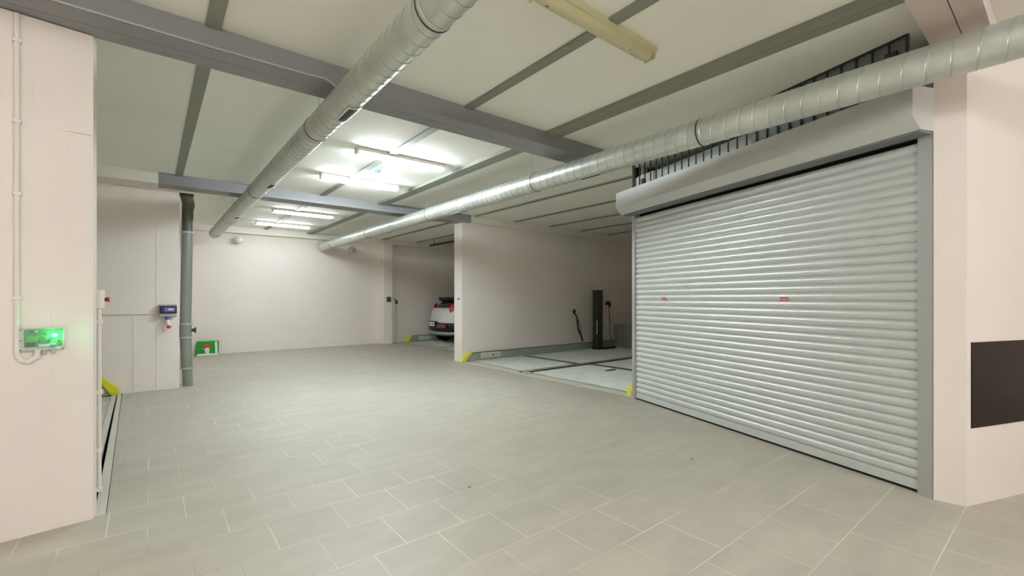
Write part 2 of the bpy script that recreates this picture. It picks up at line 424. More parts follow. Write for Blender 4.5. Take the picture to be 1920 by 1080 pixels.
fixture(2.69, 10.85, 'third lit fluorescent lamp, first beyond the blue-grey beam', True, cold=False)
fixture(2.69, 12.85, 'farthest lit fluorescent lamp, near the white back wall', True, cold=False)
# bare tubes on hangers, added out of view to fill the near part with light
def pendant(x, y, z, label, Lh=.75, rz=0):
    e = empty('fill_tube_lamp', (x, y, z), rz, label, 'lamp', 'added fill lamps behind the camera')
    bm = B(); tube(bm, [(-Lh, 0, 0), (Lh, 0, 0)], .035, 16); finish('tube', bm, M_lampw, e, True)
    for s in (-1, 1):
        bm = B(); tube(bm, [(s*Lh, 0, 0), (s*(Lh+.04), 0, 0)], .038, 16); c = finish('socket', bm, M_white, e, True)
        bm = B(); tube(bm, [(s*(Lh+.02), 0, .03), (s*(Lh+.02), 0, ZC-z)], .004, 6); finish('hanger_rod', bm, M_grey, e)
    return e
pendant(1.2, -1.5, 3.34, 'added bare fill tube behind the camera, the one nearest to it')
pendant(3.6, -4.0, 3.34, 'added bare fill tube behind the camera, nearest the brown panel')
pendant(-1.0, -1.5, 2.98, 'added bare fill tube beside the camera, nearest the left pillar')

# ------------------------------------------------------------ roller shutter
HS = 2.70
rs = sh_empty('roller_shutter', 'large closed silver roller shutter door with horizontal slats, on the right', 'roller shutter')
n = 34; ph = (HS-.10)/n
bm = B(); rows = []
def slat_prof(z0):
    return [(z0+.0, .000), (z0+.004, .009), (z0+ph*.22, .017), (z0+ph*.5, .019), (z0+ph*.78, .015), (z0+ph*.93, .006), (z0+ph*.97, .000)]
for i in range(n):
    for z, d in slat_prof(.10+i*ph): rows.append([bm.verts.new((x, d, z)) for x in (0.0, 3.49)])
for a, b in zip(rows, rows[1:]): bm.faces.new((a[0], a[1], b[1], b[0]))
back = [bm.verts.new((x, -.012, z)) for x, z in ((0, .1), (3.49, .1), (3.49, HS), (0, HS))]; bm.faces.new(back)
o = finish('curtain', bm, M_slat, rs)
for p in o.data.polygons: p.use_smooth = True
o.data.set_sharp_from_angle(angle=math.radians(50))
bm = B(); box(bm, 0, 3.49, -.01, .014, .022, .10, bev=.002); finish('bottom_bar', bm, M_slat, rs)
bm = B(); box(bm, 0, 3.49, -.006, .006, .001, .022); finish('rubber_seal', bm, M_dark, rs)
for t0, t1, mm in ((-.09, .004, M_guide), (3.487, 3.545, M_guide)):
    bm = B(); box(bm, t0, t1, -.05, .045, 0, 2.80, bev=.002)
    g = finish('guide_rail', bm, mm, rs)
    if t0 < 0:
        for z in (.12, .58, 1.02, 1.5, 2.0):
            bm = B(); tube(bm, [(-.075, .045, z), (-.075, .051, z)], .006, 10); finish('screw', bm, M_grey, g)
# box
bm = B()
pr_ = [(0.0, 2.745), (.215, 2.735), (.31, 2.822), (.31, 3.045), (0.0, 3.065)]
prism(bm, pr_, -.098, 3.57, axis='x')
hb = finish('shutter_box', bm, M_box, rs)
bm = B(); box(bm, -.085, 3.55, .045, .2, 2.725, 2.74); finish('box_soffit', bm, M_sheet, rs)
for t, dx in ((1.12, .085), (2.875, .085)):
    bm = B(); box(bm, t-dx/2, t+dx/2, .0185, .0205, 1.475, 1.51); st = finish('warning_sticker', bm, M_red, rs); st['label'] = 'small red warning sticker'
    bm = B()
    for k in range(9):
        box(bm, t-dx*.42+k*dx*.094, t-dx*.42+k*dx*.094+dx*.055, .0203, .0212, 1.483 if k % 3 else 1.486, 1.497)
    finish('lettering', bm, M_label, st)
    bm = B(); box(bm, t-dx*.42, t+dx*.45, .0185, .0205, 1.462, 1.472); finish('sticker_strip', bm, M_label, rs)

# masonry lintel, opening with its darkness painted as near-black sheets and the steel grate above the box
bm = B(); box(bm, -.095, 3.545, -.2, -.0, 2.75, 3.29)
o = finish('trim_8', bm, M_sheetl); o.location = (P0[0], P0[1], 0); o.rotation_euler = (0, 0, SH_ROT); struct(o)
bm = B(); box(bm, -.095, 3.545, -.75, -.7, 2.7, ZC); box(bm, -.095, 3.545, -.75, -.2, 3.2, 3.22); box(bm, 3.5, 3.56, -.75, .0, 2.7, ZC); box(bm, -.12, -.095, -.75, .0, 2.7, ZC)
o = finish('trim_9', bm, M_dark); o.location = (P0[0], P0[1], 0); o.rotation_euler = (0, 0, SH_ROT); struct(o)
bm = B(); box(bm, -.09, 3.54, -.2, -.055, 2.5, 2.75)  # near-black backing, paints the shade in the slot under the box
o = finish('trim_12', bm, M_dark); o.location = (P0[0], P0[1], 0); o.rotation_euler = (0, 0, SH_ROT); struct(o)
gr = sh_empty('steel_grate', 'row of thin vertical steel fins above the roller shutter box, under the ceiling', 'grate')
for k in range(29):
    t = -.04+k*.1155
    bm = B(); box(bm, t-.005, t+.005, .258, .272, 3.05, ZC); o = finish('fin', bm, M_rib, gr)
bm = B()
box(bm, -.05, 3.2, .262, .272, 3.435, ZC); box(bm, -.05, 3.2, .24, .272, 3.046, 3.056)
finish('grate_rail', bm, M_rib, gr)
bm = B(); box(bm, -.05, 1.30, .245, .254, 3.05, ZC); finish('backing_sheet', bm, M_sheet, gr)
# solid front of the shutter bay (behind the shutter) : closes the view
bm = B(); box(bm, 2.98, 3.03, .235, .28, 3.05, 3.13); o = finish('bracket', bm, M_rib, gr)
bm = B(); x, y = sh(3.42, .12); tube(bm, [(x, y, 3.02), (x, y, 3.44)], .012, 10)
tag(finish('thin_pipe', bm, M_copper, smooth=True), 'thin brown vertical pipe above the far end of the shutter box', 'pipe')
x, y = sh(3.3, .06)
bm = B(); box(bm, 3.08, 3.42, -.02, .03, 3.0, 3.29); o = finish('trim_10', bm, M_wall); o.location = (P0[0], P0[1], 0); o.rotation_euler = (0, 0, SH_ROT); struct(o)
# small electrical box high beside the column
bm = B(); box(bm, .02, .10, .20, .28, 3.27, 3.36, bev=.004)
o = finish('junction_box', bm, M_rib); o.location = (P0[0], P0[1], 0); o.rotation_euler = (0, 0, SH_ROT)
tag(o, 'small grey metal box above the near end of the shutter box, behind the duct', 'junction box')

# ------------------------------------------------------------ brown panel on the right wall
fx, fy = (5.236-4.581), (.243-.484); L = math.hypot(fx, fy); ux, uy = fx/L, fy/L; rzc = math.atan2(uy, ux)
bm = B(); box(bm, .045, 1.6, -.008, 0, .56, 1.18)
o = finish('wall_panel', bm, M_brown); o.location = (4.581-ux*0, .484, 0); o.rotation_euler = (0, 0, rzc)
tag(o, 'dark brown glossy rectangular panel fixed low on the right wall', 'panel')

# ------------------------------------------------------------ parking lift bays
def label_plate(parent, x0, x1, y, z0, z1, sgn):
    bm = B(); box(bm, x0, x1, min(y, y+sgn*.006), max(y, y+sgn*.006), z0, z1); lp = None
    w_ = x1-x0; h_ = z1-z0; yy = y+sgn*.007
    y0_, y1_ = min(yy, yy-sgn*.003), max(yy, yy-sgn*.003)
    for k in range(4):
        for r_ in range(2):
            box(bm, x0+w_*(.08+k*.1), x0+w_*(.14+k*.1), y0_, y1_, z0+h_*(.2+r_*.4), z0+h_*(.34+r_*.4), mi=1)
    box(bm, x0+w_*.55, x0+w_*.68, y0_, y1_, z0+h_*.25, z0+h_*.6, mi=1); box(bm, x0+w_*.75, x0+w_*.92, y0_, y1_, z0+h_*.5, z0+h_*.6, mi=1)
    finish('instruction_label', bm, [M_label, M_text], parent)
def side_rim(parent, xs, xe, y, th, top, slope, sgn):
    """low side panel along the wall with a yellow capped slanted front end; xs = front foot, slope = run of slant"""
    d = 1 if xe > xs else -1
    bm = B(); prism(bm, [(xs+.0*d, 0.005), (xs+slope*d, top), (xe, top), (xe, 0.005)], y, y+th, axis='y'); r = finish('side_rim', bm, M_platd, parent)
    bm = B(); q = .022
    prism(bm, [(xs-.045*d, .0), (xs-.02*d, top*.45), (xs+slope*d-.07*d, top+.025), (xs+slope*d+.02*d, top+.03), (xs+.06*d, .0)], y-.02, y+th+.008, axis='y')
    c = finish('yellow_end_guard', bm, M_yel, r); 
    bv = c.modifiers.new('b', 'BEVEL'); bv.width = .01; bv.segments = 2
    bm = B(); box(bm, min(xs+slope*d, xe), max(xs+slope*d, xe), y-.004, y+th+.004, top-.004, top+.004); finish('rim_edge', bm, M_platg, r)
    return r
def ribbed(bm, x0, x1, y0, y1, z, step=.055, h=.012):
    """deck of shallow ribs running along Y"""
    n = int((x1-x0)/step); st = (x1-x0)/n; A = []
    for i in range(n):
        a = x0+i*st
        for o_, zz in ((0, z), (st*.55, z), (st*.65, z+h), (st*.9, z+h)): A.append((a+o_, zz))
    A.append((x1, z))
    P = [(bm.verts.new((x, y0, zz)), bm.verts.new((x, y1, zz))) for x, zz in A]
    for p, q in zip(P, P[1:]): bm.faces.new((p[0], p[1], q[1], q[0]))
    box(bm, x0, x1, y0, y1, z-.04, z-.002)
def platform(name, x0, x1, y0, y1, seams, label, group='steel car lift platforms', kerbless=False, step=.055):
    e = empty(name, ((x0+x1)/2, (y0+y1)/2, 0), 0, label, 'lift platform', group)
    cx, cy = (x0+x1)/2, (y0+y1)/2
    xs = [x0+.07]+seams+[x1-.07]
    for a, b in zip(xs, xs[1:]):
        bm = B(); ribbed(bm, a+.045-cx, b-.045-cx, y0+.07-cy, y1-.07-cy, .004, step); finish('deck_plate', bm, M_plat, e)
    bm = B()
    box(bm, x0-cx, x1-cx, y0-cy, y1-cy, -.06, -.012)
    finish('frame', bm, M_platg, e)
    for q in seams:
        bm = B(); box(bm, q-.075-cx, q+.075-cx, y0+.03-cy, y1-.03-cy, -.01, .014); finish('joint_bar', bm, M_platg, e)
    bm = B(); box(bm, x0-cx, x0+.045-cx, y0-cy, y1-cy, -.015, .008); box(bm, x0-cx, x1-cx, y0-cy, y0+.03-cy, -.015, .008); box(bm, x0-cx, x1-cx, y1-.03-cy, y1-cy, -.015, .008)
    finish('edge_angle', bm, M_kerb if not kerbless else M_plat, e)
    return e
# bay beside the shutter, two places
pa = platform('lift_platform', 5.84, 11.2, 7.03, 8.93, [7.55], 'ribbed galvanised lift platform lying along the divider wall, empty')
pb = platform('lift_platform', 5.84, 11.2, 4.34, 6.84, [7.75], 'ribbed galvanised lift platform nearest the roller shutter, empty')
bm = B(); box(bm, 5.70, 5.78, 4.2, 8.97, -.012, .010)
tag(finish('kerb_strip', bm, M_kerb), 'pale metal kerb strip between tiled floor and the open bay platforms', 'kerb strip', 'metal kerb strips before the bays')
ra = empty('rim_panel', (0, 0, 0), 0, 'low green-grey rim panel with white label along the divider wall', 'rim panel', 'low rim panels with yellow ends')
side_rim(ra, 5.70, 11.22, 8.93, .034, .2, .25, -1); label_plate(ra, 6.2, 6.78, 8.928, .06, .18, -1)
rb = empty('rim_panel', (0, 0, 0), 0, 'low rim panel with yellow end beside the far edge of the roller shutter', 'rim panel', 'low rim panels with yellow ends')
side_rim(rb, 5.76, 11.22, 4.25, .06, .2, .2, 1)
# higher end rim
re_ = empty('end_rim', (0, 0, 0), 0, 'taller dark green-grey end panel across the back of the open bay', 'end panel')
bm = B(); box(bm, 11.25, 11.3, 4.25, 8.97, 0, .70); finish('panel', bm, M_platd, re_)
bm = B()
for yy in (4.8, 5.9, 7.0, 7.9, 8.6): box(bm, 11.22, 11.25, yy, yy+.07, 0, .70)
box(bm, 11.22, 11.25, 4.25, 8.97, .67, .70); finish('stiffener', bm, M_platd, re_)
# far bay with the car
pc = platform('lift_platform', 6.86, 11.9, 12.02, 14.1, [8.9], 'galvanised lift platform in the far bay carrying the white car')
pd = platform('lift_platform', 6.86, 11.9, 9.45, 11.94, [8.9], 'galvanised lift platform in the far bay, mostly hidden behind the divider wall')
bm = B(); box(bm, 6.74, 6.84, 9.33, 14.1, -.012, .006)
tag(finish('kerb_strip', bm, M_kerb), 'pale metal kerb strip in front of the far bay with the car', 'kerb strip', 'metal kerb strips before the bays')
bm = B(); box(bm, 6.74, 12.3, 14.17, 14.45, -.3, .004); struct(finish('trim_11', bm, M_kerb))
rc = empty('rim_panel', (0, 0, 0), 0, 'low green-grey rim panel with white label beside the white car', 'rim panel', 'low rim panels with yellow ends')
side_rim(rc, 6.76, 11.9, 14.12, .04, .22, .19, -1); label_plate(rc, 7.22, 8.05, 14.118, .06, .18, -1)
# left bay : its front edge runs slightly skew
pl_ = empty('lift_platform', (-3, 6.8, 0), 0, 'grey lift platform in the bay behind the left pillar', 'lift platform', 'steel car lift platforms')
bm = B(); prism(bm, [(-5.4+3, 4.45-6.8), (-.345+3, 4.45-6.8), (-.415+3, 9.2-6.8), (-5.4+3, 9.2-6.8)], -.06, .0); finish('deck_plate', bm, M_plat, pl_)
bm = B(); prism(bm, [(-.40+3, 4.45-6.8), (-.345+3, 4.45-6.8), (-.415+3, 9.2-6.8), (-.47+3, 9.2-6.8)], -.02, .012); finish('edge_angle', bm, M_kerb, pl_)
bm = B(); prism(bm, [(-.72+3, 4.45-6.8), (-.66+3, 4.45-6.8), (-.585+3, 9.15-6.8), (-.605+3, 9.15-6.8)], .0, .004); finish('groove', bm, M_dark, pl_)
bm = B(); prism(bm, [(-.305, 4.2), (-.244, 4.2), (-.358, 9.33), (-.404, 9.33)], -.03, .004)
tag(finish('kerb_strip', bm, M_kerb), 'pale metal kerb strip beside the dark gap of the left bay', 'kerb strip', 'metal kerb strips before the bays')
rd = empty('rim_panel', (0, 0, 0), 0, 'low rim panel with yellow end at the far wall of the left bay', 'rim panel', 'low rim panels with yellow ends')
side_rim(rd, -.42, -5.3, 9.27, .04, .24, .2, -1); label_plate(rd, -.95, -.56, 9.268, .04, .10, -1)
# yellow guard near side of bay is part of the near rim (above)

# ------------------------------------------------------------ things standing in the open bay
pole = empty('lift_post', (10.22, 8.72, 0), 0, 'dark green square steel post standing against the divider wall', 'post')
bm = B(); box(bm, -.13, .13, -.07, .10, 0, 1.70, bev=.01); finish('post_body', bm, mat('post_green', (74, 80, 66), .3, .5, var=.1), pole)
bm = B(); box(bm, -.14, .14, -.08, .11, 1.70, 1.73); finish('top_plate', bm, M_platg, pole)
bm = B(); tube(bm, [(-.16, -.09, .45), (-.16, -.09, .85)], .014, 10); finish('pin', bm, M_galv, pole, True)
bm = B(); box(bm, -.16, .16, -.16, .10, .0, .05); finish('foot_plate', bm, M_platg, pole)
hose = empty('hanging_hose', (9.4, 8.9, 0), 0, 'dark looped hose hanging from a hook on the divider wall', 'hose')
bm = B(); tube(bm, [(.0, .0, 1.08), (.07, -.03, .98), (.10, -.03, .8), (.14, -.03, .6), (.24, -.04, .42), (.30, -.05, .27)], .026, 8); finish('hose_line', bm, M_black, hose, True)
bm = B(); tube(bm, [(.0, -.02, 1.08), (.04, -.05, .95), (.13, -.06, .85), (.2, -.06, .7), (.22, -.06, .5), (.30, -.05, .27)], .012, 8); finish('hose_line', bm, M_copper, hose, True)
bm = B(); bmesh.ops.create_uvsphere(bm, u_segments=14, v_segments=8, radius=.055, matrix=Matrix.Translation((0, 0, 1.12))@Matrix.Diagonal((.8, .8, 1.3, 1))); finish('hook', bm, M_black, hose, True)
broom = empty('broom', (10.55, 8.55, 0), 0, 'broom with dark bristle head standing on the lift platform beside the green post', 'broom')
bm = B(); box(bm, -.32, .20, -.06, .06, .012, .075, bev=.02); finish('bristle_head', bm, M_black, broom)
bm = B(); tube(bm, [(.05, 0, .06), (.12, .1, .5), (.24, .22, 1.0), (.28, .28, 1.28)], .014, 8); finish('handle', bm, M_copper, broom, True)
bm = B(); tube(bm, [(.15, .28, 1.30), (.22, .28, 1.37), (.29, .28, 1.36), (.34, .28, 1.24)], [.03, .045, .055, .035], 10); finish('grip', bm, M_black, broom, True)
bm = B(); box(bm, 7.25, 7.55, 5.95, 6.02, .008, .022)
tag(finish('floor_plate', bm, M_platg), 'small dark flat bar lying on the platform nearest the shutter', 'bar')

# ------------------------------------------------------------ car
M_carw = mat('car_white', (226, 228, 222), .25, .1, coat=.6)
M_glass = mat('car_glass', (24, 34, 28), .08, spec=.7)
M_tail = mat('tail_red', (200, 14, 16), .18, coat=.8)
M_refl = mat('reflector_red', (120, 14, 28), .2, coat=.6)
M_silver = mat('skid_silver', (190, 192, 194), .3, .6)
M_tyre = mat('tyre', (20, 20, 20), .8)
M_plate = mat('plate_white', (226, 228, 222), .4)
car = empty('car', (7.25, 13.06, .018), 0, 'white compact car parked in the far bay, seen from behind past the divider wall', 'car')
def loft(secs, name, m, parent, cap=True, sub=1):
    bm = B(); R = [[bm.verts.new(p) for p in s] for s in secs]; n = len(R[0])
    for a, b in zip(R, R[1:]):
        for k in range(n): bm.faces.new((a[k], a[(k+1) % n], b[(k+1) % n], b[k]))
    if cap: bm.faces.new(R[0]); bm.faces.new(R[-1])
    o = finish(name, bm, m, parent, False)
    for p in o.data.polygons: p.use_smooth = True
    if sub:
        s = o.modifiers.new('s', 'SUBSURF'); s.levels = s.render_levels = sub
    return o
def sect(z, x0, x1, hw, c=.45, bow=.26, nose=.3):
    """plan outline at height z : rear x0, front x1, half width hw"""
    pts = []
    rear = [(x0+bow+c*.75, -hw), (x0+bow+c*.2, -hw*.965), (x0+bow*.75, -hw*.86), (x0+bow*.25, -hw*.5), (x0, 0)]
    pts += rear+[(x, -y) for x, y in rear[-2::-1]]
    front = [(x1-.9, hw), (x1-.45, hw*.93), (x1-.15, hw*.66), (x1, 0)]
    pts += front+[(x, -y) for x, y in front[-2::-1]]
    return [(x, y, z) for x, y in pts]
H = .89
loft([sect(.34, .06, 4.1, H*.90), sect(.42, .02, 4.16, H*.97), sect(.62, 0.0, 4.2, H), sect(.80, .02, 4.18, H), sect(.95, .04, 4.1, H*1.0), sect(1.06, .06, 3.9, H*.99), sect(1.16, .11, 3.55, H*.965), sect(1.185, .15, 3.2, H*.93)], 'body_shell', M_carw, car)
loft([sect(1.15, .12, 3.1, H*.93), sect(1.21, .15, 2.95, H*.92), sect(1.36, .42, 2.6, H*.80), sect(1.46, .58, 2.35, H*.73), sect(1.47, .62, 2.3, H*.70)], 'window_glass', M_glass, car)
loft([sect(1.445, .60, 2.4, H*.76), sect(1.48, .56, 2.38, H*.77), sect(1.525, .62, 2.3, H*.72), sect(1.545, .8, 2.1, H*.55)], 'roof', M_carw, car)
# pillars between side windows
for s in (-1, 1):
    for x in (1.15, 2.0):
        bm = B(); tube(bm, [(x, s*H*.905, 1.16), (x+.05, s*H*.80, 1.36), (x+.1, s*H*.74, 1.46)], .035, 8); finish('window_pillar', bm, M_carw, car, True)
# rear spoiler
bm = B(); prism(bm, [(.42, 1.515), (.45, 1.42), (.56, 1.36), (.90, 1.43), (.90, 1.53)], -.56, .56, axis='y'); sp = finish('spoiler', bm, M_black, car)
sp.modifiers.new('b', 'BEVEL').width = .015
# bumper
loft([sect(.33, .03, 3.9, H*.90), sect(.40, -.02, 4.0, H*.96), sect(.50, -.05, 4.1, H*1.005), sect(.62, -.055, 4.1, H*1.01), sect(.69, -.03, 4.05, H*1.0), sect(.70, .1, 4.0, H*.95)], 'bumper', M_black, car)
loft([sect(.24, .10, 3.6, H*.70), sect(.28, -.0, 3.9, H*.86), sect(.33, -.055, 4.0, H*.95), sect(.40, -.05, 4.0, H*.96), sect(.41, .05, 4.0, H*.9)], 'skid_plate', M_silver, car)
# side and rear trim
bm = B(); box(bm, -.085, -.0, -.13, .27, .55, .735, bev=.01); pf = finish('plate_frame', bm, M_black, car)
bm = B(); box(bm, -.095, -.084, -.10, .24, .575, .705, bev=.003); lp = finish('licence_plate', bm, M_plate, pf)
bm = B()
for k in range(6):
    if k == 2: continue
    box(bm, -.098, -.094, .205-k*.05-.028, .205-k*.05, .61, .675)
finish('plate_characters', bm, M_text, lp)
bm = B(); prism(bm, [(-.066, -.20), (-.055, -.36), (.0, -.64), (.06, -.64), (.06, -.20)], .53, .65); finish('reflector', bm, M_refl, car)
for s in (-1, 1):
    bm = B()
    Mx = Matrix.Translation((.32 if s < 0 else .40, s*(.68 if s < 0 else .72), 1.13))@Matrix.Rotation(s*-.8, 4, 'Z')@Matrix.Rotation(.22, 4, 'Y')@Matrix.Diagonal((.045, .18, .19, 1))
    bmesh.ops.create_uvsphere(bm, u_segments=24, v_segments=14, radius=1, matrix=Mx); tl = finish('tail_lamp', bm, M_tail, car, True)
    bm = B(); Mx = Matrix.Translation((.32 if s < 0 else .40, s*.66, 1.09))@Matrix.Rotation(s*-.75, 4, 'Z')@Matrix.Diagonal((.05, .08, .06, 1))
    bmesh.ops.create_uvsphere(bm, u_segments=16, v_segments=10, radius=1, matrix=Mx); finish('tail_lamp_lens', bm, M_tail, tl, True)
    bm = B(); box(bm, 2.25, 2.4, s*.86 if s > 0 else -1.02, 1.02 if s > 0 else s*.86, 1.13, 1.26, bev=.03); finish('wing_mirror', bm, M_carw, car)
    for x in (.78, 3.3):
        bm = B(); tube(bm, [(x, s*.66, .32), (x, s*.87, .32)], .32, 32); t = finish('wheel', bm, M_tyre, car, True)
        bm = B(); tube(bm, [(x, s*.86, .32), (x, s*.885, .32)], .2, 24); finish('rim', bm, M_silver, t, True)
bm = B(); tube(bm, [(.26, -.05, 1.19), (.19, .12, 1.19), (.20, .22, 1.24)], .008, 6); finish('rear_wiper', bm, M_black, car)
bm = B(); box(bm, .3, 3.9, -.6, .6, .22, .36); finish('underbody', bm, M_tyre, car)
bm = B(); box(bm, -.005, .03, .38, .40, .96, .98); finish('badge', bm, M_silver, car)

# ------------------------------------------------------------ drain pipe at the left corner
dp = empty('drain_pipe', (.475, 9.52, 0), 0, 'thick grey vertical drain pipe at the corner of the left wall', 'pipe')
R_ = .082
def cyl(name, z0, z1, r, m, parent, x=0, y=0, seg=28, x1=None):
    bm = B(); tube(bm, [(x, y, z0), (x if x1 is None else x1, y, z1)], r, seg); return finish(name, bm, m, parent, True)
cyl('pipe_section', 0, .31, .075, M_pipe, dp, .02, x1=.008)
cyl('pipe_section', .31, .84, .082, M_pipe, dp, .005, x1=-.012)
cyl('pipe_section', 1.05, 2.62, .082, M_pipe, dp, -.012, x1=.012)
cyl('pipe_collar', .84, 1.05, .089, M_pipe, dp, -.012)
for z in (.30, .83, 1.06): cyl('seal_ring', z-.012, z+.012, .094, M_grey, dp, -.008 if z > .5 else .005)
cyl('upper_section', 2.62, 3.06, .082, M_pipe2, dp, .012, x1=.02)
cyl('clamp', 2.61, 2.64, .093, M_grey, dp, .012)
bm = B(); tube(bm, [(.02, 0, 3.04), (.03, 0, 3.1), (.02, 0, 3.17), (.0, 0, 3.22), (-.005, 0, 3.25)], [.086, .09, .09, .082, .078], 24); finish('elbow', bm, M_pipe2, dp, True)
bm = B(); box(bm, -.10, .10, -.09, .09, 3.24, 3.279); finish('top_flange', bm, M_black, dp)
bm = B(); tube(bm, [(.06, -.02, .95), (.12, -.04, .95)], .03, 14); pl2 = finish('cleanout_plug', bm, M_pipe2, dp, True)
bm = B(); box(bm, .115, .13, -.085, .005, .90, 1.0, bev=.004); finish('plug_handle', bm, M_black, pl2)

# ------------------------------------------------------------ electrical things on the left wall
ub = empty('control_box', (.22, 9.35, 0), 0, 'grey control box with violet-black cover on the left wall beside the drain pipe', 'control box')
bm = B(); box(bm, -.115, .115, -.10, 0, 1.20, 1.40, bev=.008); finish('housing', bm, M_grey, ub)
bm = B(); box(bm, -.11, .113, -.125, -.095, 1.25, 1.375, bev=.012); cv = finish('cover', bm, M_black, ub)
bm = B(); box(bm, -.05, .09, -.129, -.124, 1.28, 1.35); finish('display', bm, M_violet, cv)
bm = B(); box(bm, .0, .07, -.131, -.128, 1.305, 1.33); finish('display_print', bm, M_label, cv)
bm = B(); tube(bm, [(-.01, -.06, 1.2), (-.01, -.075, 1.12)], .03, 14); finish('blue_socket', bm, M_blue, ub, True)
bm = B(); tube(bm, [(-.01, -.075, 1.14), (.0, -.09, 1.07), (.03, -.09, 1.05)], [.034, .03, .028], 14); pg = finish('plug', bm, M_white, ub, True)
bm = B(); tube(bm, [(.0, -.09, 1.05), (.02, -.09, 1.01)], .028, 14); finish('plug_ring', bm, M_red, pg, True)
bm = B(); tube(bm, [(-.64, 9.335, 1.25), (.11, 9.335, 1.25)], .011, 8)
tag(finish('conduit', bm, M_white, smooth=True), 'thin white horizontal conduit on the left wall running to the control box', 'conduit', 'white conduits')
vc = empty('conduit', (-.288, 4.345, 0), 0, 'thin white vertical conduit on the edge of the left pillar above the bay gap', 'conduit', 'white conduits')
bm = B(); tube(bm, [(0, 0, .13), (0, 0, 1.42)], .013, 12); finish('tube', bm, M_white, vc, True)
for z in (.14, .42, .83, 1.33):
    bm = B(); box(bm, -.02, .018, -.018, .018, z-.016, z+.016, bev=.004); finish('clip', bm, M_white, vc)
jb = empty('emergency_switch', (-.295, 4.36, 0), 0, 'white switch box with red push button on the edge of the left pillar', 'switch')
bm = B(); box(bm, -.04, .036, -.035, .035, 1.425, 1.56, bev=.006); finish('housing', bm, M_white, jb)
bm = B(); tube(bm, [(.036, 0, 1.49), (.052, 0, 1.49)], .013, 14); bt = finish('button_stem', bm, M_black, jb, True)
bm = B(); tube(bm, [(.052, 0, 1.49), (.062, 0, 1.49)], [.02, .017], 16); finish('push_button', bm, M_red, jb, True)

# conduit down the pillar front and the green receiver
PR = math.atan2(4.168-4.117, .722-.306)
def pf_empty(name, x, label, cat, group=None):
    return empty(name, (x, onpillar(x), 0), PR, label, cat, group)
pc_ = pf_empty('conduit', -.652, 'white vertical conduit on the front of the left pillar above the green-lit box', 'conduit', 'white conduits')
bm = B(); tube(bm, [(0, -.016, 1.20), (0, -.016, 3.27)], .014, 14); tb = finish('tube', bm, M_wall2, pc_, True)
bm = B(); tube(bm, [(0, -.016, 1.21), (.0, -.018, 1.15), (.02, -.022, 1.11), (.05, -.026, 1.10), (.085, -.026, 1.13), (.09, -.026, 1.175)], .015, 12); finish('bend', bm, M_wall2, pc_, True)
for z in (1.5, 2.15, 2.6, 3.1):
    bm = B(); box(bm, -.02, .022, -.034, 0, z-.01, z+.01, bev=.003); finish('clip', bm, M_wall2, pc_)
rv = pf_empty('receiver_box', -.545, 'clear-lidded receiver box with green circuit board glowing on the left pillar', 'receiver')
M_tray = mat('receiver_tray', (196, 200, 188), .4)
M_pcb = mat('circuit_green_glow', (16, 110, 50), .35, var=.35, scale=60, emit=(.0, .35, .12), es=.08)  # board emits faintly itself, standing in for the LED's light on it
M_relay = mat('relay_green', (30, 168, 22), .4)
M_led = mat('led_green', (120, 255, 170), .3, emit=(.08, 1, .38), es=170)
M_clear = mat('clear_lid', (235, 245, 238), .1, alpha=.16)
bm = B(); box(bm, -.10, .10, -.028, 0, 1.165, 1.31, bev=.006); finish('tray', bm, M_tray, rv)
bm = B(); box(bm, -.078, .092, -.034, -.027, 1.19, 1.302); pcb = finish('circuit_board', bm, M_pcb, rv)
bm = B(); box(bm, -.07, -.022, -.058, -.033, 1.225, 1.265, bev=.002); finish('relay', bm, M_relay, pcb)
bm = B(); box(bm, -.07, -.03, -.05, -.033, 1.196, 1.218); box(bm, -.05, -.04, -.05, -.033, 1.28, 1.295); finish('connector', bm, M_platg, pcb)
bm = B(); box(bm, -.015, .06, -.05, -.033, 1.192, 1.207); box(bm, -.03, -.018, -.05, -.033, 1.285, 1.295); finish('terminal_strip', bm, M_tray, pcb)
bm = B(); box(bm, .035, .06, -.052, -.033, 1.186, 1.202); finish('blue_terminal', bm, M_blue, pcb)
bm = B(); bmesh.ops.create_uvsphere(bm, u_segments=12, v_segments=8, radius=.0085, matrix=Matrix.Translation((.058, -.045, 1.262))); finish('led', bm, M_led, pcb, True)
for k in range(7):
    bm = B(); xx = -.01+k*.014; bmesh.ops.create_cone(bm, cap_ends=True, segments=10, radius1=.005, radius2=.005, depth=.014, matrix=Matrix.Translation((xx, -.04, 1.226+(k % 3)*.022))@Matrix.Rotation(PI/2, 4, 'X'))
    finish('capacitor', bm, M_black if k % 2 else M_platg, pcb)
bm = B(); box(bm, -.09, .10, -.064, -.030, 1.178, 1.306, bev=.006); finish('clear_lid', bm, M_clear, rv)
for xx in (-.05, -.01, .03):
    bm = B(); tube(bm, [(xx+.02, -.02, 1.166), (xx+.02, -.02, 1.142)], .011, 10); finish('cable_gland', bm, M_grey, rv, True)
for xx, zz in ((-.093, 1.175), (-.093, 1.30), (.093, 1.175), (.093, 1.30), (-.093, 1.235)):
    bm = B(); tube(bm, [(xx, -.026, zz), (xx, -.031, zz)], .004, 8); finish('screw', bm, M_platg, rv)

